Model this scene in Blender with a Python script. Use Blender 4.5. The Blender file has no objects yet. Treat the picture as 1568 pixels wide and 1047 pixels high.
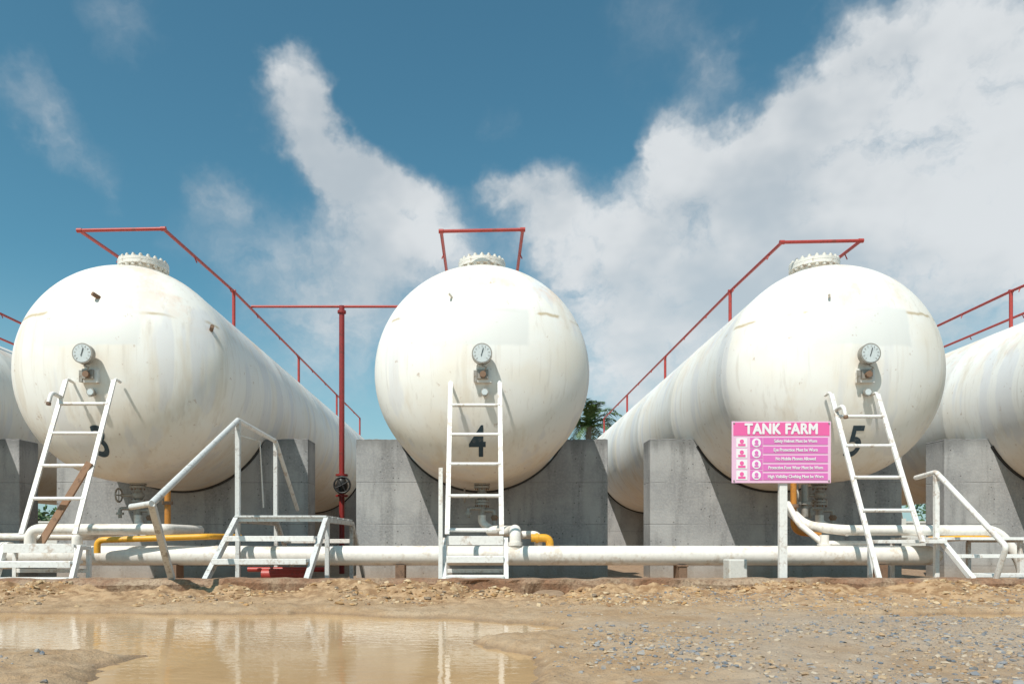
import bpy, math, random
import numpy as np
from mathutils import Vector
random.seed(4); rng=np.random.default_rng(7)
scene=bpy.context.scene

# ---------------------------------------------------------------- materials
def newmat(name):
    m=bpy.data.materials.new(name); m.use_nodes=True
    nt=m.node_tree; nt.nodes.clear()
    out=nt.nodes.new('ShaderNodeOutputMaterial'); p=nt.nodes.new('ShaderNodeBsdfPrincipled')
    nt.links.new(p.outputs[0],out.inputs[0])
    return m,nt,p
def N(nt,t,**k):
    n=nt.nodes.new(t)
    for a,b in k.items(): setattr(n,a,b)
    return n
def setv(nt,sock,v):
    if hasattr(v,'links'): nt.links.new(v,sock)
    else: sock.default_value=v
def math_(nt,op,a,b=0.0,c=0.0,clamp=False):
    n=N(nt,'ShaderNodeMath',operation=op,use_clamp=clamp)
    setv(nt,n.inputs[0],a); setv(nt,n.inputs[1],b)
    if op in('MULTIPLY_ADD','SMOOTH_MIN'): setv(nt,n.inputs[2],c)
    return n.outputs[0]
def mix(nt,f,a,b,bt='MIX'):
    n=N(nt,'ShaderNodeMix',data_type='RGBA',blend_type=bt)
    setv(nt,n.inputs[0],f)
    for s,v in((n.inputs[6],a),(n.inputs[7],b)):
        setv(nt,s,(*v,1) if isinstance(v,tuple) and len(v)==3 else v)
    return n.outputs[2]
def noise(nt,vec,scale,detail=4,rough=.55,dist=0):
    n=N(nt,'ShaderNodeTexNoise'); n.inputs['Scale'].default_value=scale
    n.inputs['Detail'].default_value=detail; n.inputs['Roughness'].default_value=rough
    n.inputs['Distortion'].default_value=dist
    nt.links.new(vec,n.inputs['Vector']); return n
def mapr(nt,v,a,b,c=0.0,d=1.0,smooth=True):
    n=N(nt,'ShaderNodeMapRange',interpolation_type='SMOOTHSTEP' if smooth else 'LINEAR')
    setv(nt,n.inputs[0],v); n.inputs[1].default_value=a;n.inputs[2].default_value=b
    n.inputs[3].default_value=c;n.inputs[4].default_value=d
    return n.outputs[0]
def mapping(nt,vec,scale=(1,1,1),loc=(0,0,0)):
    n=N(nt,'ShaderNodeMapping'); n.inputs['Scale'].default_value=scale; n.inputs['Location'].default_value=loc
    nt.links.new(vec,n.inputs[0]); return n.outputs[0]
def bump(nt,p,h,strength=.3,dist=.01):
    b=N(nt,'ShaderNodeBump'); b.inputs['Strength'].default_value=strength; b.inputs['Distance'].default_value=dist
    nt.links.new(h,b.inputs['Height']); nt.links.new(b.outputs[0],p.inputs['Normal'])

def paint(name,col,dirt=(.3,.18,.09),amount=.5,scale=9,rough=.45,metal=0.0):
    m,nt,p=newmat(name)
    tc=N(nt,'ShaderNodeTexCoord').outputs['Object']
    a=noise(nt,tc,scale,4,.65).outputs[0]
    b=noise(nt,tc,scale*5,3,.6).outputs[0]
    f=mapr(nt,math_(nt,'ADD',math_(nt,'MULTIPLY',a,.7),math_(nt,'MULTIPLY',b,.3)),.52,.64,0,amount)
    c=mix(nt,f,col,dirt)
    c=mix(nt,mapr(nt,b,.35,.7,0,.3),c,tuple(x*.68 for x in col))
    nt.links.new(c,p.inputs['Base Color'])
    p.inputs['Roughness'].default_value=rough; p.inputs['Metallic'].default_value=metal
    bump(nt,p,b,.2,.004)
    return m
M_white=paint('white_paint',(.81,.79,.75),(.42,.28,.18),.65,7)
M_pipew=paint('pipe_white',(.82,.77,.70),(.5,.35,.21),.5,4)
M_greyp=paint('worn_grey_paint',(.62,.62,.60),(.25,.2,.16),.8,9)
M_red=paint('red_paint',(.42,.05,.04),(.2,.05,.03),.7,10)
M_redpole=paint('dark_red_paint',(.27,.025,.022),(.12,.03,.02),.6,8)
M_yellow=paint('yellow_paint',(.78,.38,.03),(.4,.22,.05),.6,8)
M_orange=paint('orange_paint',(.5,.2,.03),(.25,.12,.05),.6,8)
M_rust=paint('rusty_steel',(.22,.13,.08),(.1,.06,.04),.7,12,.7)
M_steel=paint('dull_steel',(.36,.33,.29),(.2,.14,.09),.7,14,.5,.3)
M_black=paint('black_iron',(.02,.02,.02),(.05,.04,.03),.5,10)
M_dark=paint('number_paint',(.02,.05,.07),(.2,.2,.19),.7,14,.5)
M_glassw=paint('dial_face',(.62,.66,.66),(.4,.4,.38),.4,20,.15)
M_wood=paint('weathered_wood',(.30,.17,.10),(.12,.07,.05),.7,12,.8)
M_block=paint('concrete_block',(.62,.6,.55),(.4,.3,.2),.6,8,.85)
M_flange=paint('flange_paint',(.76,.73,.66),(.35,.22,.13),.65,9)

# tank shell
def tankmat():
    m,nt,p=newmat('tank_white_paint')
    tcn=N(nt,'ShaderNodeTexCoord'); tc=tcn.outputs['Object']
    oi=N(nt,'ShaderNodeObjectInfo')
    off=N(nt,'ShaderNodeVectorMath',operation='ADD')
    sc=N(nt,'ShaderNodeVectorMath',operation='SCALE'); nt.links.new(oi.outputs['Location'],sc.inputs[0]); sc.inputs['Scale'].default_value=3.3
    nt.links.new(tc,off.inputs[0]); nt.links.new(sc.outputs[0],off.inputs[1]); v=off.outputs[0]
    st=noise(nt,mapping(nt,v,(4.5,4.5,.45)),1,4,.6,.2).outputs[0]
    st2=noise(nt,mapping(nt,v,(16,16,.8)),1,3,.6).outputs[0]
    big=noise(nt,v,1.1,4,.55).outputs[0]
    fine=noise(nt,v,30,2,.6).outputs[0]
    sx=N(nt,'ShaderNodeSeparateXYZ'); nt.links.new(tc,sx.inputs[0])
    col=mix(nt,mapr(nt,big,.42,.66,0,.75),(.84,.82,.77),(.80,.735,.63))
    col=mix(nt,math_(nt,'MULTIPLY',mapr(nt,st,.52,.70),.48),col,(.67,.58,.46))
    col=mix(nt,math_(nt,'MULTIPLY',mapr(nt,st2,.54,.72),.36),col,(.58,.52,.45))
    st3=noise(nt,mapping(nt,v,(2.6,2.6,.25),(7,3,1)),1,3,.5).outputs[0]
    col=mix(nt,math_(nt,'MULTIPLY',mapr(nt,st3,.56,.62),.5),col,(.67,.67,.69))
    up=mapr(nt,sx.outputs[2],.2,1.0)
    o=noise(nt,v,2.6,5,.65).outputs[0]
    col=mix(nt,math_(nt,'MULTIPLY',math_(nt,'MULTIPLY',mapr(nt,o,.49,.66),up),.5),col,(.79,.55,.40))
    lo=mapr(nt,sx.outputs[2],-.5,-1.3)  # warm ground bounce painted into the lower shell colour, broken up by the streaks
    col=mix(nt,math_(nt,'MULTIPLY',lo,math_(nt,'MULTIPLY_ADD',st,.7,.0)),col,(.72,.56,.38))
    zz=math_(nt,'ABSOLUTE',math_(nt,'SUBTRACT',math_(nt,'ADD',sx.outputs[2],math_(nt,'MULTIPLY',o,.10)),.60))
    ln=math_(nt,'MULTIPLY',mapr(nt,zz,.032,.0),mapr(nt,noise(nt,v,2.1,2).outputs[0],.43,.50))
    ln=math_(nt,'MULTIPLY',ln,mapr(nt,sx.outputs[1],9.3,8.9))
    col=mix(nt,math_(nt,'MULTIPLY',ln,.8),col,(.46,.34,.18))
    ax=math_(nt,'ABSOLUTE',math_(nt,'ADD',sx.outputs[0],.02))
    az=math_(nt,'ABSOLUTE',math_(nt,'SUBTRACT',sx.outputs[2],.36))
    wob=math_(nt,'MULTIPLY',math_(nt,'SUBTRACT',o,.5),.12)
    pm=math_(nt,'MULTIPLY',mapr(nt,math_(nt,'ADD',ax,wob),.58,.52),mapr(nt,math_(nt,'ADD',az,wob),.25,.2))
    pm=math_(nt,'MULTIPLY',pm,mapr(nt,sx.outputs[1],9,8.8))
    col=mix(nt,math_(nt,'MULTIPLY',pm,.9),col,(.72,.715,.68))
    sp=mapr(nt,noise(nt,v,9,4,.7).outputs[0],.65,.72)
    col=mix(nt,math_(nt,'MULTIPLY',sp,.5),col,(.36,.2,.1))
    nt.links.new(col,p.inputs['Base Color'])
    p.inputs['Roughness'].default_value=.55
    h=math_(nt,'ADD',math_(nt,'MULTIPLY',fine,.12),big)
    bump(nt,p,h,.25,.02)
    return m
M_tank=tankmat()

def concrete():
    m,nt,p=newmat('cast_concrete')
    geo=N(nt,'ShaderNodeNewGeometry'); v=geo.outputs['Position']
    a=noise(nt,v,1.6,4,.6).outputs[0]; b=noise(nt,mapping(nt,v,(5,5,.7)),1,4,.6).outputs[0]
    f=noise(nt,v,30,4,.7).outputs[0]
    c=mix(nt,mapr(nt,a,.35,.65),(.27,.272,.275),(.38,.38,.375))
    c=mix(nt,math_(nt,'MULTIPLY',mapr(nt,b,.46,.66),.6),c,(.175,.175,.175))
    c=mix(nt,mapr(nt,f,.4,.72,0,.45),c,(.45,.445,.43))
    sx=N(nt,'ShaderNodeSeparateXYZ'); nt.links.new(v,sx.inputs[0])
    fr=math_(nt,'FRACT',math_(nt,'DIVIDE',math_(nt,'ADD',sx.outputs[2],.12),.61))
    l=mapr(nt,math_(nt,'ABSOLUTE',math_(nt,'SUBTRACT',fr,.5)),.014,.0)
    l=math_(nt,'MULTIPLY',l,mapr(nt,a,.35,.55))
    c=mix(nt,math_(nt,'MULTIPLY',l,.5),c,(.12,.12,.12))
    vo=N(nt,'ShaderNodeTexVoronoi'); vo.inputs['Scale'].default_value=13; nt.links.new(v,vo.inputs['Vector'])
    hole=mapr(nt,vo.outputs['Distance'],.15,.10)
    hole=math_(nt,'MULTIPLY',hole,mapr(nt,b,.47,.53))
    c=mix(nt,math_(nt,'MULTIPLY',hole,.75),c,(.07,.07,.07))
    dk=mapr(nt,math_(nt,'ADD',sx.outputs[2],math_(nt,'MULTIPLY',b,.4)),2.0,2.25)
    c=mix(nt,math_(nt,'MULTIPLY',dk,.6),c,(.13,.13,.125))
    low=mapr(nt,sx.outputs[2],.4,.0)
    c=mix(nt,math_(nt,'MULTIPLY',low,.5),c,(.33,.24,.16))
    nt.links.new(c,p.inputs['Base Color']); p.inputs['Roughness'].default_value=.88
    h=math_(nt,'SUBTRACT',math_(nt,'ADD',f,a),math_(nt,'ADD',hole,l))
    bump(nt,p,h,.45,.012)
    return m
M_conc=concrete()

def groundmat():
    m,nt,p=newmat('dirt')
    geo=N(nt,'ShaderNodeNewGeometry'); v=geo.outputs['Position']
    sx=N(nt,'ShaderNodeSeparateXYZ'); nt.links.new(v,sx.inputs[0])
    a=noise(nt,v,1.3,5,.6).outputs[0]; b=noise(nt,v,9,5,.65).outputs[0]; f=noise(nt,v,70,4,.7).outputs[0]
    c=mix(nt,mapr(nt,a,.35,.68),(.37,.235,.125),(.45,.32,.20))
    c=mix(nt,mapr(nt,b,.45,.7,0,.5),c,(.49,.37,.25))
    c=mix(nt,mapr(nt,b,.48,.36,0,.45),c,(.28,.175,.095))
    c=mix(nt,mapr(nt,f,.48,.66,0,.6),c,(.22,.155,.105))
    g=math_(nt,'ADD',sx.outputs[0],math_(nt,'MULTIPLY',math_(nt,'SUBTRACT',a,.5),5))
    gm=math_(nt,'MULTIPLY',mapr(nt,g,.2,2.2),mapr(nt,sx.outputs[1],5.6,4.2))
    c=mix(nt,math_(nt,'MULTIPLY',gm,.55),c,mix(nt,mapr(nt,f,.38,.60),(.23,.20,.18),(.44,.36,.28)))
    bk=mapr(nt,math_(nt,'ADD',sx.outputs[1],math_(nt,'MULTIPLY',b,.5)),5.9,6.5)
    c=mix(nt,math_(nt,'MULTIPLY',bk,.8),c,mix(nt,mapr(nt,b,.4,.60),(.25,.135,.06),(.48,.31,.17)))
    ins=mapr(nt,sx.outputs[1],6.75,6.85)
    c=mix(nt,ins,c,mix(nt,mapr(nt,b,.35,.65),(.26,.17,.11),(.40,.28,.18)))
    wet=mapr(nt,sx.outputs[2],.028,.004)
    c=mix(nt,math_(nt,'MULTIPLY',math_(nt,'MULTIPLY',wet,mapr(nt,sx.outputs[1],6.6,6.4)),.6),c,(.26,.155,.08))
    nt.links.new(c,p.inputs['Base Color'])
    nt.links.new(mapr(nt,sx.outputs[2],.004,.022,.35,.95),p.inputs['Roughness'])
    bump(nt,p,math_(nt,'ADD',math_(nt,'MULTIPLY',f,.6),b),.8,.016)
    return m
M_ground=groundmat()
def watermat():
    m,nt,p=newmat('muddy_water')
    geo=N(nt,'ShaderNodeNewGeometry'); v=geo.outputs['Position']
    a=noise(nt,v,1.1,3).outputs[0]
    c=mix(nt,mapr(nt,a,.35,.7),(.47,.295,.145),(.55,.365,.19))
    nt.links.new(c,p.inputs['Base Color']); p.inputs['Roughness'].default_value=.045; p.inputs['IOR'].default_value=1.32
    w=noise(nt,mapping(nt,v,(5,13,5)),1.4,3,.5).outputs[0]
    bump(nt,p,w,.2,.008)
    return m
M_water=watermat()
def stonemat(name,cols):
    m,nt,p=newmat(name)
    geo=N(nt,'ShaderNodeNewGeometry')
    r=N(nt,'ShaderNodeValToRGB'); r.color_ramp.interpolation='CONSTANT'
    el=r.color_ramp.elements
    while len(el)<len(cols): el.new(.5)
    for i,c in enumerate(cols): el[i].position=i/len(cols); el[i].color=(*c,1)
    nt.links.new(geo.outputs['Random Per Island'],r.inputs[0])
    f=noise(nt,geo.outputs['Position'],60,3).outputs[0]
    c=mix(nt,mapr(nt,f,.4,.7,0,.45),r.outputs[0],(.38,.27,.16))
    nt.links.new(c,p.inputs['Base Color']); p.inputs['Roughness'].default_value=.9
    return m
M_stoneg=stonemat('grey_stone',[(.13,.15,.175),(.20,.22,.25),(.29,.285,.28),(.38,.29,.2),(.18,.19,.205),(.47,.39,.30),(.42,.28,.165),(.30,.22,.16),(.44,.32,.2)])
M_stoneo=stonemat('laterite_stone',[(.42,.27,.14),(.52,.37,.21),(.26,.14,.065),(.58,.44,.28),(.2,.15,.11),(.42,.24,.10)])
def kerbmat():
    m,nt,p=newmat('kerb_concrete')
    geo=N(nt,'ShaderNodeNewGeometry'); v=geo.outputs['Position']
    a=noise(nt,v,2.2,5,.65).outputs[0]; f=noise(nt,v,30,5,.7).outputs[0]
    c=mix(nt,mapr(nt,a,.38,.66),(.28,.145,.08),(.42,.31,.21))
    c=mix(nt,mapr(nt,f,.42,.66,0,.75),c,(.17,.10,.06))
    nt.links.new(c,p.inputs['Base Color']); p.inputs['Roughness'].default_value=.92
    bump(nt,p,math_(nt,'ADD',f,a),.9,.02); return m
M_kerb=kerbmat()
def leafmat(name,c1,c2):
    m,nt,p=newmat(name)
    geo=N(nt,'ShaderNodeNewGeometry')
    c=mix(nt,geo.outputs['Random Per Island'],c1,c2)
    nt.links.new(c,p.inputs['Base Color']); p.inputs['Roughness'].default_value=.5; return m
M_leaf=leafmat('palm_leaf',(.035,.075,.02),(.10,.15,.04))
M_leaf2=leafmat('bush_leaf',(.03,.07,.02),(.09,.14,.04))
M_trunk=paint('palm_trunk',(.2,.16,.12),(.1,.08,.06),.7,6,.9)
def flat(name,c,r=.5):
    m,nt,p=newmat(name); tc=N(nt,'ShaderNodeTexCoord').outputs['Object']
    f=noise(nt,tc,12,4,.6).outputs[0]
    nt.links.new(mix(nt,mapr(nt,f,.5,.75,0,.3),c,tuple(x*.75+.08 for x in c)),p.inputs['Base Color']); p.inputs['Roughness'].default_value=r; return m
M_pinkh=flat('sign_magenta',(.80,.13,.36)); M_pinkb=flat('sign_purple',(.70,.17,.48)); M_pinkbg=flat('sign_pale_pink',(.80,.50,.66)); M_signw=flat('sign_white',(.82,.8,.8))

# ---------------------------------------------------------------- mesh builder
class B:
    def __init__(s): s.v=[];s.f=[];s.m=[];s.s=[];s.mats=[]
    def mi(s,mat):
        if mat not in s.mats: s.mats.append(mat)
        return s.mats.index(mat)
    def add(s,v,f,mat,smooth=False):
        o=len(s.v); i=s.mi(mat)
        s.v+= [tuple(map(float,q)) for q in v]
        for q in f: s.f.append(tuple(a+o for a in q)); s.m.append(i); s.s.append(smooth)
    def make(s,name,loc=(0,0,0),bevel=0,parent=None):
        me=bpy.data.meshes.new(name)
        me.from_pydata([(a-loc[0],b-loc[1],c-loc[2]) for a,b,c in s.v],[],s.f)
        for m in s.mats: me.materials.append(m)
        me.polygons.foreach_set('material_index',s.m); me.polygons.foreach_set('use_smooth',s.s)
        me.update()
        ob=bpy.data.objects.new(name,me); ob.location=loc; scene.collection.objects.link(ob)
        if bevel:
            md=ob.modifiers.new('bevel','BEVEL'); md.width=bevel; md.segments=2; md.limit_method='ANGLE'; md.angle_limit=math.radians(50)
        if parent:
            ob.parent=parent; ob.location=(loc[0]-parent.location[0],loc[1]-parent.location[1],loc[2]-parent.location[2])
        return ob
def empty(name,loc):
    e=bpy.data.objects.new(name,None); e.location=loc; scene.collection.objects.link(e); return e
def tube(b,pts,r,mat,n=12,fillet=0,caps=True):
    P=[Vector(p) for p in pts]
    if fillet and len(P)>2:
        Q=[P[0]]
        for i in range(1,len(P)-1):
            a=(P[i-1]-P[i]); c=(P[i+1]-P[i]); k=min(fillet,a.length*.49,c.length*.49)
            A=P[i]+a.normalized()*k; C=P[i]+c.normalized()*k
            for t in range(7):
                t/=6; Q.append((1-t)**2*A+2*t*(1-t)*P[i]+t*t*C)
        Q.append(P[-1]); P=Q
    rs=r if isinstance(r,(list,tuple)) else [r]*len(P)
    T=[]
    for i in range(len(P)):
        t=(P[min(i+1,len(P)-1)]-P[max(i-1,0)]).normalized(); T.append(t)
    u=Vector((0,0,1)) if abs(T[0].z)<.9 else Vector((1,0,0))
    V=[];F=[]
    for i in range(len(P)):
        u=(u-T[i]*u.dot(T[i])).normalized(); w=T[i].cross(u)
        for k in range(n):
            a=2*math.pi*k/n; V.append(P[i]+(u*math.cos(a)+w*math.sin(a))*rs[i])
    for i in range(len(P)-1):
        for k in range(n):
            F.append((i*n+k,i*n+(k+1)%n,(i+1)*n+(k+1)%n,(i+1)*n+k))
    b.add(V,F,mat,True)
    if caps:
        b.add([V[k] for k in range(n)],[tuple(range(n))[::-1]],mat)
        b.add([V[(len(P)-1)*n+k] for k in range(n)],[tuple(range(n))],mat)
def disc(b,p0,p1,r,mat,n=28): tube(b,[p0,p1],r,mat,n)
def wheel(b,c,r,mat):
    c=Vector(c)
    ring=[(c.x,c.y+r*math.cos(a),c.z+r*math.sin(a)) for a in np.linspace(0,2*math.pi,25)]
    tube(b,ring,.011,mat,8)
    for a in(0,1.57,3.14,4.71): tube(b,[c,(c.x,c.y+r*math.cos(a),c.z+r*math.sin(a))],.007,mat,6)
def box(b,c,s,mat):
    x,y,z=c; a,d,h=[q/2 for q in s]
    v=[(x+i*a,y+j*d,z+k*h) for k in(-1,1) for j in(-1,1) for i in(-1,1)]
    b.add(v,[(0,2,3,1),(4,5,7,6),(0,1,5,4),(2,6,7,3),(0,4,6,2),(1,3,7,5)],mat)
def beam(b,p0,p1,w,h,mat,up=(0,0,1)):
    p0=Vector(p0);p1=Vector(p1);t=(p1-p0).normalized();u=Vector(up)
    if abs(t.dot(u))>.98:u=Vector((0,1,0))
    s=t.cross(u).normalized(); u=s.cross(t)
    v=[p+s*(i*w/2)+u*(j*h/2) for p in(p0,p1) for j in(-1,1) for i in(-1,1)]
    b.add(v,[(0,1,3,2),(4,6,7,5),(0,4,5,1),(2,3,7,6),(0,2,6,4),(1,5,7,3)],mat)
def textmesh(s,size,bold=0.0,align='CENTER',sub=0,spacing=1.0):
    import bmesh
    cu=bpy.data.curves.new('t','FONT'); cu.body=s; cu.size=size; cu.align_x=align; cu.align_y='CENTER'; cu.offset=bold; cu.space_character=spacing
    ob=bpy.data.objects.new('t',cu); scene.collection.objects.link(ob)
    dg=bpy.context.evaluated_depsgraph_get(); me=bpy.data.meshes.new_from_object(ob.evaluated_get(dg))
    bm=bmesh.new(); bm.from_mesh(me)
    bmesh.ops.triangulate(bm,faces=bm.faces[:])
    if sub: bmesh.ops.subdivide_edges(bm,edges=bm.edges[:],cuts=sub,use_grid_fill=True)
    bm.verts.index_update()
    v=[tuple(q.co) for q in bm.verts]; f=[tuple(w.index for w in q.verts) for q in bm.faces]
    bm.free(); bpy.data.objects.remove(ob); bpy.data.curves.remove(cu); bpy.data.meshes.remove(me)
    return v,f

# ---------------------------------------------------------------- tanks
S=4.3;R=1.32;ZC=2.6;YT=8.88;D=.88;YE=25.5
CX=[-2*S,-4.38,0,S,2*S]
def ysurf(dx,dz):
    q=min(.999,(dx*dx+dz*dz)/(R*R)); return YT-D*math.sqrt(1-q)
def tank(cx,num,gx=0.0,sub=0):
    par=empty('storage_tank',(cx,YT,ZC))
    b=B()
    prof=[]
    for i in range(1,33):
        t=math.radians(90*i/32); prof.append((R*math.sin(t),YT-D*math.cos(t)))
    for k,yy in enumerate(np.arange(YT+.0,YE-.3,2.4)):
        for dy,dr in((.05,0),(.06,.0018),(.085,.0018),(.095,0)): prof.append((R+dr,yy+dy))
    prof.append((R,YE))
    for i in range(1,32):
        t=math.radians(90*i/32); prof.append((R*math.cos(t),YE+D*math.sin(t)))
    n=128;V=[];F=[]
    for r,y in prof:
        for k in range(n):
            a=2*math.pi*k/n; V.append((cx+r*math.cos(a),y,ZC+r*math.sin(a)))
    for i in range(len(prof)-1):
        for k in range(n): F.append((i*n+k,i*n+(k+1)%n,(i+1)*n+(k+1)%n,(i+1)*n+k))
    V.append((cx,YT-D,ZC));V.append((cx,YE+D,ZC)); e=len(V)
    for k in range(n):
        F.append((e-2,(k+1)%n,k)); o=(len(prof)-1)*n; F.append((e-1,o+k,o+(k+1)%n))
    b.add(V,F,M_tank,True)
    sh=b.make('shell',(cx,0,ZC)); sh.parent=par; sh.location=(0,-YT,0)
    b=B(); my=9.3; zt=ZC+R-.07; fm=M_flange
    disc(b,(cx,my,zt-.12),(cx,my,zt+.20),.25,M_flange,40)
    disc(b,(cx,my,zt+.20),(cx,my,zt+.24),.305,fm,48)
    disc(b,(cx,my,zt+.243),(cx,my,zt+.28),.305,fm,48)
    for k in range(20):
        a=2*math.pi*k/20
        x=cx+.275*math.cos(a);y=my+.275*math.sin(a)
        tube(b,[(x,y,zt+.17),(x,y,zt+.32)],.014,fm,8)
        tube(b,[(x,y,zt+.28),(x,y,zt+.305)],.026,fm,6)
        tube(b,[(x,y,zt+.175),(x,y,zt+.20)],.026,fm,6)
    tube(b,[(cx-.1,my,zt+.28),(cx-.1,my,zt+.34),(cx+.1,my,zt+.34),(cx+.1,my,zt+.28)],.012,fm,8,.03)
    b.make('manhole',(cx,my,zt),parent=par)
    for yy in(14.5,20.5):
        b=B(); zz=ZC+R; disc(b,(cx,yy,zz-.05),(cx,yy,zz+.2),.09,M_steel); disc(b,(cx,yy,zz+.2),(cx,yy,zz+.24),.14,M_steel)
        b.make('relief_valve',(cx,yy,zz),parent=par)
    b=B(); x=cx+gx; y0=ysurf(gx,0)
    tube(b,[(x,y0+.02,ZC),(x,y0-.08,ZC)],.045,M_steel,20)
    disc(b,(x,y0-.08,ZC),(x,y0-.15,ZC),.112,M_steel,40)
    disc(b,(x,y0-.15,ZC),(x,y0-.154,ZC),.098,M_glassw,40)
    for k in range(11):
        a=math.radians(225-27*k)
        beam(b,(x+.07*math.cos(a),y0-.157,ZC+.07*math.sin(a)),(x+.088*math.cos(a),y0-.157,ZC+.088*math.sin(a)),.004,.003,M_steel,(0,1,0))
    beam(b,(x-.01,y0-.16,ZC-.03),(x+.015,y0-.16,ZC+.06),.006,.003,M_black,(0,1,0))
    z=ZC-.215
    y1=ysurf(gx,-.215)
    box(b,(x+.01,y1-.02,z),(.19,.05,.15),M_white)
    box(b,(x+.01,y1-.055,z+.01),(.12,.045,.10),M_steel)
    disc(b,(x+.01,y1-.07,z-.0),(x+.01,y1-.12,z-.0),.035,M_rust,16)
    tube(b,[(x+.01,y1-.09,z+.03),(x+.05,y1-.12,z+.07),(x+.0,y1-.13,z+.09)],.009,M_steel,8)
    box(b,(x-.075,y1-.05,z-.01),(.035,.02,.13),M_steel)
    z=ZC-.40; y2=ysurf(gx,-.4)
    tube(b,[(x+.03,y2+.02,z),(x+.03,y2-.05,z)],.025,M_steel,14)
    disc(b,(x+.03,y2-.05,z),(x+.03,y2-.085,z),.044,M_steel,24)
    disc(b,(x+.03,y2-.085,z),(x+.03,y2-.088,z),.034,M_glassw,24)
    b.make('gauges',(x,y0,ZC),parent=par)
    b=B()
    for lx,lz in(((.05,.70),(1.14,.46)) if num=='3' else ((-.33,.72),)):
        yl=ysurf(lx,lz); sg=-1 if lx<.5 else 1
        tube(b,[(cx+lx,yl+.03,ZC+lz),(cx+lx+.05*sg,yl-.06,ZC+lz+.03)],.024 if num=='3' else .014,M_rust if num=='3' else M_tank,12)
    b.make('lug',(cx+lx,yl,ZC+lz),parent=par)
    if num:
        v,f=textmesh(num,.46,.008,sub=3)
        nx=-.05 if num=='4' else(-.0 if num=='3' else -.02); nz=-.925
        V=[(cx+nx+p[0]*.85,ysurf(nx+p[0]*.85,nz+p[1])-.004,ZC+nz+p[1]) for p in v]
        b=B(); b.add(V,f,M_dark); b.make('number',(cx,YT,ZC),parent=par)
    b=B(); y=9.15; zb=ZC-R
    tube(b,[(cx,y,zb+.1),(cx,y,zb-.42)],.045,M_steel,16)
    for z,r,h in((-.02,.10,.03),(-.06,.10,.03),(-.24,.095,.028),(-.275,.095,.028)):
        disc(b,(cx,y,zb+z),(cx,y,zb+z+h),r,M_steel,24)
    for k in range(8):
        a=k*math.pi/4
        for z in(-.045,-.265): tube(b,[(cx+.08*math.cos(a),y+.08*math.sin(a),zb+z-.035),(cx+.08*math.cos(a),y+.08*math.sin(a),zb+z+.065)],.009,M_rust,6)
    tube(b,[(cx,y,zb-.1),(cx,y,zb-.15),(cx,y,zb-.2)],[.05,.085,.05],M_steel,16)
    tube(b,[(cx,y,zb-.15),(cx-.2,y-.05,zb-.15)],.018,M_steel,8)
    tube(b,[(cx,y,zb-.4),(cx,y,zb-.5),(cx+.15,y-.1,zb-.6),(cx+.2,y-.3,zb-.62)],.05,M_pipew,14,.06)
    wheel(b,(cx-.22,y-.05,zb-.15),.085,M_steel)
    # side drain branch with small valve
    tube(b,[(cx,y,zb-.34),(cx+.16,y-.02,zb-.34),(cx+.16,y-.02,zb-.52)],.028,M_steel,12,.04)
    tube(b,[(cx+.16,y-.02,zb-.40),(cx+.16,y-.02,zb-.43),(cx+.16,y-.02,zb-.47)],[.03,.05,.03],M_rust,12)
    tube(b,[(cx-.02,y-.1,zb-.32),(cx-.17,y-.12,zb-.32),(cx-.17,y-.12,zb-.44)],.022,M_steel,10,.03)
    disc(b,(cx-.17,y-.12,zb-.40),(cx-.17,y-.12,zb-.37),.045,M_steel,16)
    b.make('outlet_valve',(cx,y,zb),parent=par)
for c,nm,gx in zip(CX,['','3','4','5',''],[0,.01,0,-.05,0]): tank(c,nm,gx)

# ---------------------------------------------------------------- saddles
def saddle(cx,y0,th=.45,wl=1.84,wr=1.84):
    b=B(); rs=R+.012; top=2.04
    a=math.sqrt(rs*rs-(ZC-top)**2)
    xs=[-wl]+list(np.linspace(-wl,-a,14)[1:-1])+list(np.linspace(-a,a,49))+list(np.linspace(a,wr,14)[1:-1])+[wr]
    zt=[(top+random.uniform(-.008,.004)) if abs(x)>=a-1e-6 else ZC-math.sqrt(rs*rs-x*x) for x in xs]
    n=len(xs)
    V=[(cx+x,y0,-.1) for x in xs]+[(cx+x,y0,z) for x,z in zip(xs,zt)]+[(cx+x,y0+th,-.1) for x in xs]+[(cx+x,y0+th,z) for x,z in zip(xs,zt)]
    F=[]
    for i in range(n-1):
        F+= [(i,i+1,n+i+1,n+i),(2*n+i+1,2*n+i,3*n+i,3*n+i+1),(n+i,n+i+1,3*n+i+1,3*n+i)]
    F+=[(0,n,3*n,2*n),(n-1,3*n-1,4*n-1,2*n-1)]
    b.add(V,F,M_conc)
    bs=list(np.linspace(-1.05,1.05,40))
    V=[];F=[]
    for s in bs:
        for rr in (R+.002,R+.030):
            for yy in(y0-.03,y0+.1): V.append((cx+rr*math.sin(s),yy,ZC-rr*math.cos(s)))
    for i in range(len(bs)-1):
        o=i*4
        F+=[(o,o+4,o+6,o+2),(o+2,o+6,o+7,o+3)]
    b.add(V,F,M_black,False)
    return b.make('concrete_saddle',(cx,y0,0),bevel=.012)
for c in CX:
    saddle(c,10.5); saddle(c,18.5)

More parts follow.
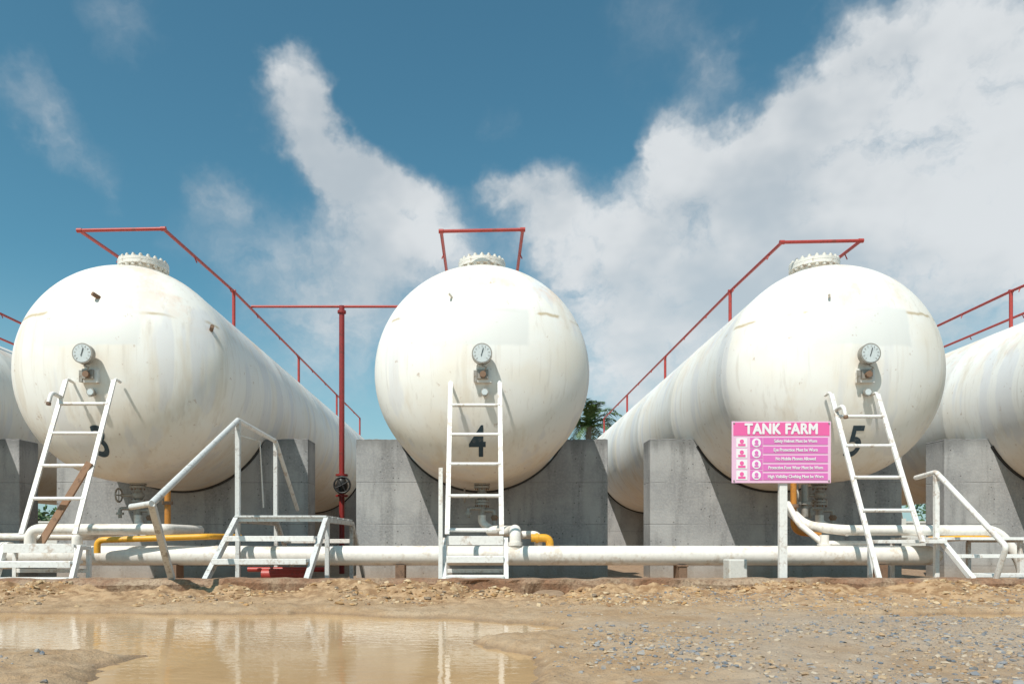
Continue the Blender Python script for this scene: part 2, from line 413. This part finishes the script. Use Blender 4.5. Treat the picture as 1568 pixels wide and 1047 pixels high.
# ---------------------------------------------------------------- red guard rails
def rails(cx,y0,z0):
    b=B(); r=.021
    L=[(cx-.5,22.4,4.37),(cx-.5,11.0,4.37),(cx-.5,y0,z0),(cx+.5,y0,z0+.02),(cx+.5,11.0,4.37),(cx+.5,22.4,4.37)]
    for i in range(5): tube(b,[L[i],L[i+1]],r,M_red,10)
    for p in L[1:5]:
        tube(b,[(p[0]-.03,p[1],p[2]),(p[0]+.03,p[1],p[2])],.027,M_red,10)
    for sx in(-.5,.5):
        for y in(11.0,14.9,18.8,22.35):
            tube(b,[(cx+sx,y,ZC+math.sqrt(R*R-.25)-.02),(cx+sx,y,4.37)],.026,M_red,10)
        for y in np.arange(9.5,22,1.3):
            zz=4.37 if y>11 else z0+(4.37-z0)*(y-y0)/(11-y0)
            tube(b,[(cx+sx,y,zz),(cx+sx*1.06,y,zz-.07)],.008,M_red,6)
    b.make('red_guard_rail',(cx,y0,z0))
rails(-2*S,8.7,4.28);rails(-S,8.57,4.25);rails(0,8.8,4.34);rails(S,9.1,4.33);rails(2*S,8.9,4.3)

# red standpipe
b=B()
tube(b,[(-2.31,11.84,-.05),(-2.31,11.84,4.42)],.045,M_redpole,16)
tube(b,[(-3.8,11.84,4.41),(.2,11.84,4.41)],.022,M_red,10)
disc(b,(-2.31,11.84,4.3),(-2.31,11.84,4.34),.07,M_redpole)
for z in(1.28,1.62): disc(b,(-2.31,11.84,z),(-2.31,11.84,z+.03),.10,M_redpole)
tube(b,[(-2.31,11.84,1.33),(-2.31,11.84,1.46),(-2.31,11.84,1.58)],[.06,.11,.06],M_black,16)
ring=[(-2.27+.13*math.cos(a),11.66,1.46+.13*math.sin(a)) for a in np.linspace(0,2*math.pi,25)]
tube(b,ring,.016,M_black,8); tube(b,[(-2.27,11.66,1.46),(-2.3,11.84,1.46)],.02,M_black,8)
for a in(.5,2.1,3.6,5.2): tube(b,[(-2.27,11.66,1.46),(-2.27+.13*math.cos(a),11.66,1.46+.13*math.sin(a))],.01,M_black,6)
b.make('red_standpipe',(-2.31,11.84,0))

# ---------------------------------------------------------------- ladders
def ladder(cx,half,bot,top,rungs,botL=None,hook=0):
    b=B()
    def at(t,s): return (cx+s*half*(1.0),bot[0]+(top[0]-bot[0])*t,bot[1]+(top[1]-bot[1])*t)
    for s in(-1,1):
        p0=at(0,s)
        if botL and s==-1: p0=(cx-half,botL[0],botL[1])
        beam(b,p0,at(1,s),.048,.022,M_white,(0,-1,0))
        q=at(.995,s)
        tube(b,[q,(q[0],q[1]+.04,q[2]+.03),(q[0],q[1]+.14,q[2]+.02)],.016,M_white,8,.03)
    for z in rungs:
        t=(z-bot[1])/(top[1]-bot[1]); a=at(t,-1);c=at(t,1)
        tube(b,[(a[0],a[1],a[2]),(c[0],c[1],c[2])],.019,M_white,10)
    if hook:
        q=at(.88,hook)
        tube(b,[q,(q[0],q[1]-.17,q[2]+.02),(q[0],q[1]-.22,q[2]-.1)],.022,M_white,10,.06)
        tube(b,[(q[0],q[1]-.22,q[2]-.1),(q[0],q[1]-.225,q[2]-.125)],.024,M_rust,10)
    b.make('access_ladder',(cx,bot[0],bot[1]))
ladder(-.075,.27,(7.15,.62),(7.9,2.29),[.66,1.01,1.35,1.68,2.02])
ladder(4.11,.255,(7.12,.54),(7.93,2.17),[.86,1.21,1.56,1.90],botL=(6.93,.1),hook=-1)
ladder(-4.30,.265,(7.12,.62),(7.88,2.31),[.98,1.33,1.69,2.03],hook=-1)

def steps(x0,x1,yf,yb,zt,n,post=None,name='access_steps',mat=M_white):
    b=B()
    for x in(x0,x1):
        beam(b,(x,yf,.02),(x,yb,zt),.045,.06,mat,(0,-1,0))
        beam(b,(x,yb+.16,.02),(x,yb+.16,zt-.02),.04,.04,mat)
        beam(b,(x,yb-.02,zt-.02),(x,yb+.18,zt-.02),.03,.04,mat)
    for i in range(n):
        t=(i+1)/n; y=yf+(yb-yf)*t; z=.02+(zt-.02)*t; hh=.09 if i==n-1 else .06
        box(b,((x0+x1)/2,y+.05,z),(x1-x0-.045,.22,.03),mat)
        box(b,((x0+x1)/2,y-.062,z-.02),(x1-x0-.05,.008,hh),mat)
    box(b,((x0+x1)/2,yb+.16,.25),(x1-x0-.04,.03,.04),mat)
    if post: 
        for p,q,w in post: beam(b,p,q,w,w,mat)
    b.make(name,((x0+x1)/2,yf,0),bevel=.003)
steps(-.37,.235,6.88,7.1,.575,3,[((-.40,6.93,.02),(-.40,6.98,1.26),.04)])
steps(-4.75,-4.0,6.95,7.15,.50,3)
b=B()
for x in(4.74,5.62):
    beam(b,(x,6.86,.12),(x,7.42,.56),.05,.05,M_white,(0,-1,0)); beam(b,(x+.003,7.5,.02),(x+.003,7.5,1.26 if x<5 else .56),.045,.045,M_white)
    beam(b,(x,8.3,.02),(x,8.3,.56),.04,.04,M_white)
    beam(b,(x,7.42,.56),(x,8.3,.56),.04,.05,M_white)
for y,z in((6.98,.22),(7.22,.40)): box(b,(5.18,y,z),(.84,.2,.035),M_white)
box(b,(5.18,7.85,.575),(.93,.86,.03),M_white)
box(b,(4.36,7.38,.545),(.7,.22,.035),M_white)
beam(b,(4.02,7.44,.02),(4.02,7.44,.53),.04,.04,M_white)
tube(b,[(4.74,7.85,1.24),(4.74,7.5,1.27),(4.78,6.55,.50),(4.80,6.72,.17)],.026,M_white,12,.04)
b.make('access_steps',(5.1,7.4,0),bevel=.003)

# crossover stile between tanks 3 and 4
b=B(); xl,xr=-2.65,-1.68
for x in(xl,xr):
    beam(b,(x,6.84,.14),(x,7.75,.78),.05,.07,M_greyp,(0,-1,0))
    for y in(7.8,9.25): beam(b,(x,y,.0),(x,y,.77),.045,.045,M_greyp)
    beam(b,(x,7.75,.775),(x,9.3,.775),.045,.05,M_greyp)
    beam(b,(x,9.3,.77),(x,10.2,.05),.045,.06,M_greyp,(0,-1,0))
for y,z in((7.08,.36),(7.40,.585),(9.6,.56),(9.9,.33)):
    box(b,((xl+xr)/2,y,z),(xr-xl-.05,.2,.03),M_greyp); box(b,((xl+xr)/2,y-.106,z-.01),(xr-xl-.055,.008,.055),M_white)
for k in range(5): box(b,((xl+xr)/2,7.86+k*.315,.815),(xr-xl+.02,.285,.02),M_greyp)
beam(b,(xl-.0,7.765,.79),(xr+.0,7.765,.79),.03,.06,M_white)
beam(b,(xl,8.5,.3),(xr,8.5,.3),.03,.03,M_greyp)
beam(b,(xl,7.8,.35),(xl,9.25,.35),.03,.03,M_greyp)
beam(b,(-2.67,7.86,.8),(-2.67,7.86,1.86),.05,.05,M_greyp)
beam(b,(-2.67,9.3,.8),(-2.67,9.3,1.83),.05,.05,M_greyp)
tube(b,[(-2.67,7.86,1.87),(-2.67,9.3,1.84),(-2.67,10.4,1.0)],.027,M_white,12,.05)
tube(b,[(-2.67,7.86,1.87),(-2.75,5.98,.86)],.03,M_greyp,12)
tube(b,[(-2.98,6.1,.84),(-2.74,5.96,.86)],.026,M_greyp,10)
beam(b,(-2.75,5.98,.86),(-2.89,6.70,.19),.055,.055,M_greyp)
b.make('crossover_stile',(-2.2,8,0),bevel=.003)

# ---------------------------------------------------------------- pipelines
b=B(); yp=7.97; zp=.39
tube(b,[(-11,yp,zp),(4.95,yp,zp)],.108,M_pipew,28)
tube(b,[(4.95,yp,zp),(5.08,yp,zp)],[.108,.06],M_pipew,28)
for x in(-5.33,-2.95,.62,3.3): 
    disc(b,(x,yp,zp),(x+.03,yp,zp),.111,M_pipew,28)
disc(b,(-5.32,yp,zp),(-5.28,yp,zp),.15,M_pipew,28); disc(b,(-5.27,yp,zp),(-5.23,yp,zp),.15,M_pipew,28)
for x in(-7,-3.4,-.9,2.2,4.4):
    box(b,(x,yp,.13),(.1,.2,.32),M_rust)
tube(b,[(.37,yp-.02,zp),(.37,yp-.02,.67),(.37,8.6,.67),(.1,9.0,.68)],.065,M_pipew,20,.10)
disc(b,(.37,yp-.02,.5),(.37,yp-.02,.54),.078,M_pipew,20)
tube(b,[(.45,8.15,.62),(.64,8.15,.62),(.64,8.15,.45)],.045,M_pipew,16,.06)
tube(b,[(-5.0,yp-.02,zp),(-5.0,yp-.02,.68),(-3.5,yp-.02,.68),(-3.5,8.9,.68)],.06,M_pipew,18,.12)
tube(b,[(-4.48,yp-.02,.5),(-4.48,yp-.02,.63),(-4.35,8.4,.66),(-4.3,9.2,.7)],.055,M_pipew,18,.1)
tube(b,[(-5.9,8.2,.6),(-4.4,8.2,.6)],.04,M_pipew,14)
tube(b,[(3.72,8.75,.95),(3.78,8.4,.73),(4.0,yp,.67),(5.72,yp,.67),(5.93,yp-.1,.3),(5.93,yp-.1,.0)],.058,M_pipew,18,.15)
tube(b,[(3.86,8.1,.5),(3.86,8.1,.62)],.05,M_pipew,16);disc(b,(3.86,8.1,.5),(3.86,8.1,.52),.075,M_pipew,20)
tube(b,[(3.66,8.6,1.0),(3.66,8.3,.75),(3.85,8.1,.52),(4.4,8.1,.52)],.035,M_pipew,14,.08)
b.make('white_pipeline',(0,yp,zp))
b=B()
tube(b,[(-4.15,7.75,.42),(-4.15,7.75,.56),(-3.0,7.9,.60),(-2.9,8.6,.60)],.034,M_yellow,14,.1)
b.make('yellow_pipe',(-4.1,7.75,.5))
b=B(); tube(b,[(.55,8.05,.585),(.76,8.05,.585),(.76,8.05,.42)],.045,M_yellow,14,.07); disc(b,(.60,8.05,.585),(.63,8.05,.585),.055,M_yellow,16)
b.make('yellow_pipe',(.7,8.05,.5))
b=B(); tube(b,[(-3.72,8.5,1.2),(-3.72,8.5,.7)],.035,M_orange,14); disc(b,(-3.72,8.5,.98),(-3.72,8.5,1.02),.06,M_rust,16)
b.make('orange_pipe',(-3.72,8.5,.9))
b=B(); tube(b,[(3.73,8.6,1.25),(3.73,8.6,.66),(4.05,8.6,.62)],.035,M_orange,14,.12); disc(b,(3.73,8.6,.95),(3.73,8.6,.99),.06,M_rust,16)
for dx in(0,.12): 
    tube(b,[(3.88+dx,8.9,1.25),(3.88+dx,8.9,.85)],.04,M_steel,14); disc(b,(3.88+dx,8.9,1.0),(3.88+dx,8.9,1.03),.075,M_steel,18)
wheel(b,(3.84,8.8,1.1),.08,M_steel)
b.make('orange_pipe',(3.73,8.6,.9))
b=B(); tube(b,[(5.1,8.2,.57),(5.9,8.2,.6)],.032,M_yellow,12); b.make('yellow_pipe',(5.4,8.2,.57))
b=B(); tube(b,[(-2.55,8.35,.16),(-2.0,8.35,.16)],.07,M_red,18); tube(b,[(-2.9,8.9,.2),(-1.9,8.9,.2)],.03,M_red,12)
b.make('red_floor_pipe',(-2.2,8.35,.16))
b=B(); box(b,(2.66,7.55,.19),(.19,.2,.34),M_block); b.make('concrete_block',(2.66,7.55,0),bevel=.015)
b=B(); box(b,(2.12,7.6,.15),(.08,.06,.3),M_rust); box(b,(2.12,7.6,.29),(.11,.08,.02),M_rust); b.make('pipe_support',(2.12,7.6,0),bevel=.004)
b=B(); beam(b,(-4.05,7.42,1.36),(-4.5,7.3,.5),.07,.03,M_wood,(0,-1,0)); b.make('wooden_plank',(-4.2,7.3,.9),bevel=.004)
b=B(); tube(b,[(-3.45,8.95,1.98),(-3.0,9.7,1.9),(-2.95,9.7,1.0)],.01,M_white,8); b.make('conduit',(-3.2,9.2,1.9))

# ---------------------------------------------------------------- sign
par=empty('tank_farm_sign',(2.88,6.9,0))
b=B(); beam(b,(2.9,6.93,-.02),(2.9,6.93,1.5),.075,.05,M_white); b.make('post',(2.9,6.93,0),bevel=.004,parent=par)
cx,cz,W,H=2.87,1.402,.95,.59
b=B()
box(b,(cx,6.89,cz),(W,.006,H),M_pinkbg)
yf=6.885
box(b,(cx,yf,cz+H/2-.075),(W-.03,.002,.125),M_pinkh)
def txt(b,s,size,x,z,mat,y,heavy=.0,sx=1,align='CENTER',sp=1.0):
    v,f=textmesh(s,size,0,align,spacing=sp)
    offs=[(0,0)] if not heavy else [(0,0),(-heavy,0),(heavy,0),(0,heavy),(0,-heavy),(-heavy*.7,heavy*.7),(heavy*.7,heavy*.7),(-heavy*.7,-heavy*.7),(heavy*.7,-heavy*.7)]
    for i,(ox,oz) in enumerate(offs):
        b.add([(x+ox+p[0]*sx,y-.0003*i,z+oz+p[1]) for p in v],f,mat)
txt(b,'TANK FARM',.14,cx,cz+H/2-.078,M_signw,yf-.003,.006,.86,sp=1.08)
rows=['Safety Helmet Must be Worn','Eye Protection Must be Worn','No Mobile Phones Allowed','Protective Foot Wear Must be Worn','High Visibility Clothing Must be Worn']
for i,s in enumerate(rows):
    z=cz+H/2-.19-i*.085
    box(b,(cx+.135,yf,z),(.62,.002,.066),M_pinkb)
    txt(b,s,.043,cx+.135,z,M_signw,yf-.003,.0011,.80)
for i in range(4):
    z=cz+H/2-.205-i*.104
    box(b,(cx-.38,yf,z),(.105,.002,.09),M_signw); box(b,(cx-.24,yf,z),(.12,.002,.095),M_pinkb)
    disc(b,(cx-.24,yf-.001,z),(cx-.24,yf-.003,z),.043,M_signw,24)
    disc(b,(cx-.24,yf-.003,z+.008),(cx-.24,yf-.005,z+.008),.018,M_pinkb,16); box(b,(cx-.24,yf-.004,z-.02),(.04,.002,.016),M_pinkb)
    disc(b,(cx-.38,yf-.001,z+.012),(cx-.38,yf-.003,z+.012),.02,M_pinkh,16); box(b,(cx-.38,yf-.002,z-.022),(.07,.002,.022),M_pinkh)
for dx in(-1,1):
    for dz in(-1,1): disc(b,(cx+dx*(W/2-.02),6.89,cz+dz*(H/2-.02)),(cx+dx*(W/2-.02),6.88,cz+dz*(H/2-.02)),.008,M_steel,10)
b.make('board',(cx,6.89,cz),parent=par)

# ---------------------------------------------------------------- ground
def vnoise(x,y,seed):
    r=np.random.default_rng(seed); G=r.random((257,257)); 
    xi=np.floor(x).astype(int); yi=np.floor(y).astype(int); fx=x-xi; fy=y-yi
    fx=fx*fx*(3-2*fx); fy=fy*fy*(3-2*fy)
    g=lambda a,b_:G[a%257,b_%257]
    return (g(xi,yi)*(1-fx)+g(xi+1,yi)*fx)*(1-fy)+(g(xi,yi+1)*(1-fx)+g(xi+1,yi+1)*fx)*fy-.5
def fbm(x,y,s,seed,o=4):
    t=0;a=1
    for i in range(o): t=t+a*vnoise(x*s*2**i+13.7*i,y*s*2**i+5.1*i,seed+i); a*=.5
    return t
def sst(a,b_,x):
    t=np.clip((x-a)/(b_-a),0,1); return t*t*(3-2*t)
def height(x,y):
    x=np.asarray(x,float);y=np.asarray(y,float)
    wx=x+.25*fbm(x,y,1.3,11)+.05*fbm(x,y,7,12); wy=y+.22*fbm(x,y,1.6,21)+.05*fbm(x,y,7,22)
    q=[((wx+2.0)/2.35)**2+((wy-4.4)/1.02)**2, ((wx+.70)/.90)**2+((wy-3.2)/1.4)**2,((wx+3.2)/2.2)**2+((wy-4.40)/1.08)**2]
    q=np.minimum(np.minimum(q[0],q[1]),q[2])
    pud=1-sst(.72,1.3,q)
    q2=((wx-3.9)/1.4)**2+((wy-5.05)/.30)**2
    pud2=1-sst(.6,1.4,q2)
    near=np.exp(-((np.maximum(np.abs(x)-6,0)/3)**2))*sst(-1,1.5,y)
    h=.03+near*(.028*fbm(x,y,.9,31)+.018*fbm(x,y,5,41)+.014*fbm(x,y,22,51,3))
    h=h+.012
    h=h+near*.035*sst(.2,2.5,x)*(1-sst(3.8,4.8,y))
    h=h-.085*pud-.12*pud2
    bank=sst(5.75,6.6,y)*(1-sst(6.66,6.72,y))
    h=h+near*bank*(.045+.13*np.clip(fbm(x,y,2.2,61)+.35*fbm(x,y,9,66)+.25,0,1))
    h=h-.16*np.exp(-((x-.6)/.24)**2-((y-6.6)/.22)**2)-.04*np.exp(-((x-.3)/.5)**2-((y-6.4)/.1)**2)
    ins=sst(6.70,6.8,y)
    return h*(1-ins)+.015*ins
xs=np.concatenate([-np.geomspace(5.2,900,40)[::-1],np.arange(-5.18,5.18,.021),np.geomspace(5.2,900,40)])
ys=np.concatenate([-np.geomspace(.1,400,25)[::-1],np.arange(0,2.2,.1),np.arange(2.2,6.9,.017),np.geomspace(6.95,1500,60)])
X,Y=np.meshgrid(xs,ys); Z=height(X,Y)
nx,ny=len(xs),len(ys)
I=np.arange(nx*ny).reshape(ny,nx)
F=np.stack([I[:-1,:-1],I[:-1,1:],I[1:,1:],I[1:,:-1]],-1).reshape(-1,4)
me=bpy.data.meshes.new('ground'); me.from_pydata(np.stack([X,Y,Z],-1).reshape(-1,3).tolist(),[],F.tolist())
me.materials.append(M_ground); me.polygons.foreach_set('use_smooth',[True]*len(me.polygons))
g=bpy.data.objects.new('ground',me); scene.collection.objects.link(g)
b=B(); b.add([(-7,1,0),(7,1,0),(7,6.3,0),(-7,6.3,0)],[(0,1,2,3)],M_water); b.make('puddle_water')

# stones
phi=(1+5**.5)/2
ico=np.array([(-1,phi,0),(1,phi,0),(-1,-phi,0),(1,-phi,0),(0,-1,phi),(0,1,phi),(0,-1,-phi),(0,1,-phi),(phi,0,-1),(phi,0,1),(-phi,0,-1),(-phi,0,1)])/1.9
icf=np.array([(0,11,5),(0,5,1),(0,1,7),(0,7,10),(0,10,11),(1,5,9),(5,11,4),(11,10,2),(10,7,6),(7,1,8),(3,9,4),(3,4,2),(3,2,6),(3,6,8),(3,8,9),(4,9,5),(2,4,11),(6,2,10),(8,6,7),(9,8,1)])
def stones(name,px,py,sz,mat):
    n=len(px); h=height(px,py)
    k=(h>.001)|(rng.random(n)<.006); px,py,sz,h=px[k],py[k],sz[k],h[k]; n=len(px)
    V=ico[None]*(1+.8*(rng.random((n,12,1))-.5))
    V=V*np.stack([.6+.8*rng.random(n),.6+.8*rng.random(n),.35+.5*rng.random(n)],-1)[:,None,:]
    a=rng.random(n)*6.28; c,s=np.cos(a)[:,None],np.sin(a)[:,None]
    x=V[:,:,0]*c-V[:,:,1]*s; y=V[:,:,0]*s+V[:,:,1]*c
    P=np.stack([px[:,None]+x*sz[:,None],py[:,None]+y*sz[:,None],h[:,None]+V[:,:,2]*sz[:,None]+sz[:,None]*.05],-1).reshape(-1,3)
    Fc=(icf[None]+12*np.arange(n)[:,None,None]).reshape(-1,3)
    me=bpy.data.meshes.new(name); me.from_pydata(P.tolist(),[],Fc.tolist()); me.materials.append(mat)
    o=bpy.data.objects.new(name,me); scene.collection.objects.link(o)
def sizes(n,lo,hi,p=3): return lo+(hi-lo)*rng.random(n)**p
n=50000; px=rng.uniform(.1,5.2,n); py=2.3+4.0*rng.random(n)
dens=1.5*fbm(px,py,1.3,71)+.6*np.clip((px-.1)/2.0,0,1)-.3*sst(4.8,5.8,py); k=dens>rng.random(n)*.9
stones('gravel',px[k],py[k],sizes(k.sum(),.0025,.016,5),M_stoneg)
n=12000; px=rng.uniform(-4.2,1.4,n); py=rng.uniform(2.4,5.2,n)
k=(fbm(px,py,1.4,81)+.3*((px<-1.2)&(py<4)))>rng.random(n)*.8; stones('gravel',px[k],py[k],sizes(k.sum(),.003,.02,4.5),M_stoneg)
n=20000; px=rng.uniform(-5.2,5.2,n); py=6.64-1.0*rng.random(n)**1.9
k=fbm(px,py,2.0,85)+.25>rng.random(n)*.7; px,py=px[k],py[k]
stones('rubble',px,py,sizes(len(px),.003,.03,5),M_stoneo)

# kerb
b=B(); xk=np.arange(-14,14,.04); V=[];F=[]
for i,x in enumerate(xk):
    j=lambda s,sd,fr=2.5: float(s*fbm(np.array([x]),np.array([sd*3.3]),fr,90+sd,5)[0])
    hole=math.exp(-((x-.62)/.22)**4) 
    zb=-.08+.18*hole
    V+=[(x,6.63+j(.06,1)+.03*hole,zb),(x,6.61+j(.08,2,4)+.03*hole,.155+j(.04,3,4)),(x,6.65+j(.07,6,4),.192+j(.022,4,5)),(x,6.80,.2+j(.018,4,5)),(x,6.82,.185),(x,6.82,zb)]
for i in range(len(xk)-1):
    for k in range(6):
        o=i*6; F.append((o+k,o+6+k,o+6+(k+1)%6,o+(k+1)%6))
b.add(V,F,M_kerb,False); b.make('kerb')

# perimeter wall
b=B()
box(b,(0,36,.7),(70,.2,1.5),M_block)
for x in range(-33,34,3): box(b,(x,35.97,.8),(.3,.3,1.75),M_block)
box(b,(0,36,1.5),(70.1,.3,.09),M_block)
b.make('perimeter_wall',(0,36,0))

# distant tree line
n=900; cxs=rng.uniform(-95,95,n); cys=rng.uniform(58,66,n); czs=(.6+rng.random(n)*(2.8+1.6*fbm(cxs,cys*0,.12,301)))
V=[];F=[]
for a_,b_,c_ in zip(cxs,cys,czs):
    rr=random.uniform(.5,1.1)
    for k in range(26):
        d=Vector((random.gauss(0,1),random.gauss(0,1),random.gauss(0,.8))).normalized()*rr*random.uniform(.5,1)
        c0=Vector((a_,b_,c_))+d; u_=Vector((random.gauss(0,1),random.gauss(0,1),random.gauss(0,1))).normalized(); w_=u_.orthogonal().normalized(); s_=random.uniform(.12,.26)
        o=len(V); V+=[c0-u_*s_*1.4,c0+w_*s_*.6,c0+u_*s_*1.4,c0-w_*s_*.6]; F.append((o,o+1,o+2,o+3))
b=B(); b.add(V,F,M_leaf2)
for x in np.arange(-94,95,3.1): tube(b,[(x,62,-.1),(x+.2,62,1.5),(x,62,3)],[.14,.1,.05],M_trunk,6)
b.make('tree_line')

def palm(x0,y0,h,sc,name='palm_tree'):
    b=B()
    pts=[(x0+.25*math.sin(t*1.3)*sc,y0,h*t) for t in np.linspace(0,1,14)]
    tube(b,pts,[.2-.09*t for t in np.linspace(0,1,14)],M_trunk,12)
    top=Vector(pts[-1])
    for k in range(26):
        a=k*2.399+random.uniform(-.2,.2); el=random.uniform(-.1,1.25); L=random.uniform(1.3,1.9)*sc
        d=Vector((math.cos(a),math.sin(a),0)); prev=top.copy(); P=[]
        for i in range(15):
            t=i/14; ang=el-t*t*1.5-.5*t
            P.append(prev.copy()); prev=prev+(d*math.cos(ang)+Vector((0,0,math.sin(ang))))*(L/14)
        tube(b,P,[.022*(1-.8*i/14) for i in range(15)],M_leaf,5)
        side=d.cross(Vector((0,0,1)))
        for i in range(1,15):
            for sub in(0,.5):
                q=P[i].lerp(P[i-1],sub)
                tdir=(P[i]-P[i-1]).normalized(); ll=(.42*math.sin(math.pi*min(1,.12+.83*i/14)))*sc
                for s in(-1,1):
                    e=q+(side*s*.8+tdir*.6+Vector((0,0,random.uniform(-.55,-.1)))).normalized()*ll*random.uniform(.8,1.1)
                    w=tdir*.022*sc
                    m_=q.lerp(e,.5)+Vector((0,0,.04))
                    b.add([q-w,q+w,m_+w,m_-w,e],[(0,1,2,3),(3,2,4)],M_leaf)
    b.make(name,(x0,y0,0))
palm(4.35,31,5.5,1.1)
palm(-14,44,4.6,1.2); palm(17,48,4.5,1.2)

# ---------------------------------------------------------------- world
sun_vec=Vector((-.36,-.62,.93)).normalized()
el=math.asin(sun_vec.z); rot=math.atan2(sun_vec.x,sun_vec.y)
w=bpy.data.worlds.new('World'); scene.world=w; w.use_nodes=True; nt=w.node_tree; nt.nodes.clear()
out=N(nt,'ShaderNodeOutputWorld'); bg=N(nt,'ShaderNodeBackground'); nt.links.new(bg.outputs[0],out.inputs[0]); bg.inputs[1].default_value=.108
sky=N(nt,'ShaderNodeTexSky',sky_type='NISHITA'); sky.sun_disc=False; sky.sun_elevation=el; sky.sun_rotation=rot%(2*math.pi)
sky.air_density=1.0; sky.dust_density=.8; sky.ozone_density=2.0
tc=N(nt,'ShaderNodeTexCoord').outputs['Generated']
sxw=N(nt,'ShaderNodeSeparateXYZ'); nt.links.new(tc,sxw.inputs[0])
skyc=mix(nt,1.0,sky.outputs[0],(.66,1.17,1.05),'MULTIPLY')
skyc=mix(nt,mapr(nt,sxw.outputs[2],.34,.0,0,.75),skyc,(3.9,5.3,5.9))
def vadd(a,b_,sc):
    s=N(nt,'ShaderNodeVectorMath',operation='SUBTRACT'); nt.links.new(b_,s.inputs[0]); s.inputs[1].default_value=(.5,.5,.5)
    k=N(nt,'ShaderNodeVectorMath',operation='MULTIPLY_ADD'); nt.links.new(s.outputs[0],k.inputs[0]); k.inputs[1].default_value=(sc,sc,sc); nt.links.new(a,k.inputs[2]); return k.outputs[0]
n1=noise(nt,tc,9,5,.6); d2=vadd(tc,n1.outputs['Color'],.13)
blobs=[(450,135,48,1.05),(448,200,54,.95),(495,245,50,.95),(545,285,56,1.0),(605,330,64,.95),(680,380,74,.85),(560,400,110,.42),(470,440,115,.42),(500,520,130,.38),
(772,285,38,.8),(825,325,58,.8),(895,365,78,.75),(970,400,85,.65),
(1035,215,46,1.1),(1015,262,50,1),(1085,275,72,1),(1155,262,68,.95),(1230,215,72,.9),(1300,180,85,.9),(1390,140,100,.9),(1500,80,130,.95),(1560,220,170,.9),
(1310,40,60,.55),(1600,360,220,.8),(1420,320,190,.8),(1220,360,160,.8),(1070,440,140,.7),(1000,570,150,.65),(880,490,130,.45),
(210,30,60,.42),(15,125,50,.5),(75,200,55,.42),(145,260,50,.45),(340,300,36,.42),(1100,110,60,.48),(1010,50,80,.32),(770,180,30,.3),(330,370,80,.3)]
acc=None
for px_,py_,r_,am in blobs:
    d=Vector(((px_-738)/1100,1,(828-py_)/1100)); L=d.length; d.normalize()
    vd=N(nt,'ShaderNodeVectorMath',operation='DISTANCE'); nt.links.new(d2,vd.inputs[0]); vd.inputs[1].default_value=d
    o=mapr(nt,vd.outputs['Value'],r_*1.65/1100/L,0.0,0.0,am)
    acc=o if acc is None else math_(nt,'ADD',acc,o)
acc=math_(nt,'MINIMUM',acc,1.25)
n3=noise(nt,mapping(nt,d2,(1,1,1.3)),11,7,.6).outputs[0]
n4=noise(nt,tc,2.6,3,.55).outputs[0]
n5=noise(nt,mapping(nt,tc,(1,1,1.5),(3,1,2)),5,4,.55).outputs[0]
gen=mapr(nt,n4,.56,.75,0,.5)
acc=math_(nt,'ADD',acc,math_(nt,'MULTIPLY',gen,mapr(nt,sxw.outputs[1],.6,.2)))
acc=math_(nt,'ADD',acc,mapr(nt,sxw.outputs[2],.42,.0,0,.16))
dn=math_(nt,'MULTIPLY',acc,math_(nt,'MULTIPLY_ADD',n3,1.9,.0))
alpha=mapr(nt,dn,.08,1.15,0,.93)
alpha=math_(nt,'MULTIPLY',alpha,mapr(nt,n5,.32,.58,.74,1.0))
bright=mapr(nt,dn,.1,1.1,.86,1.0)
bright=math_(nt,'MULTIPLY',bright,mapr(nt,n5,.3,.65,.88,1.04))
cc=N(nt,'ShaderNodeVectorMath',operation='SCALE'); cc.inputs[0].default_value=(6.75,7.0,7.15); nt.links.new(bright,cc.inputs['Scale'])
fin=mix(nt,alpha,skyc,cc.outputs[0])
nt.links.new(fin,bg.inputs[0])

sd=bpy.data.lights.new('sun','SUN'); sd.energy=4.6; sd.angle=math.radians(.5); sd.color=(1,.955,.885)
so=bpy.data.objects.new('sun',sd); scene.collection.objects.link(so); so.rotation_euler=sun_vec.to_track_quat('Z','Y').to_euler(); so.location=(-20,-30,50)

# ---------------------------------------------------------------- camera
cd=bpy.data.cameras.new('camera'); cam=bpy.data.objects.new('camera',cd); scene.collection.objects.link(cam)
cam.location=(0,0,.55); cam.rotation_euler=(math.pi/2,0,0)
cd.sensor_width=36; cd.lens=1100/1568*36; cd.shift_x=46/1568; cd.shift_y=304.5/1568; cd.clip_start=.05; cd.clip_end=3000
scene.camera=cam
scene.view_settings.view_transform='Standard'; scene.view_settings.look='None'; scene.view_settings.exposure=0
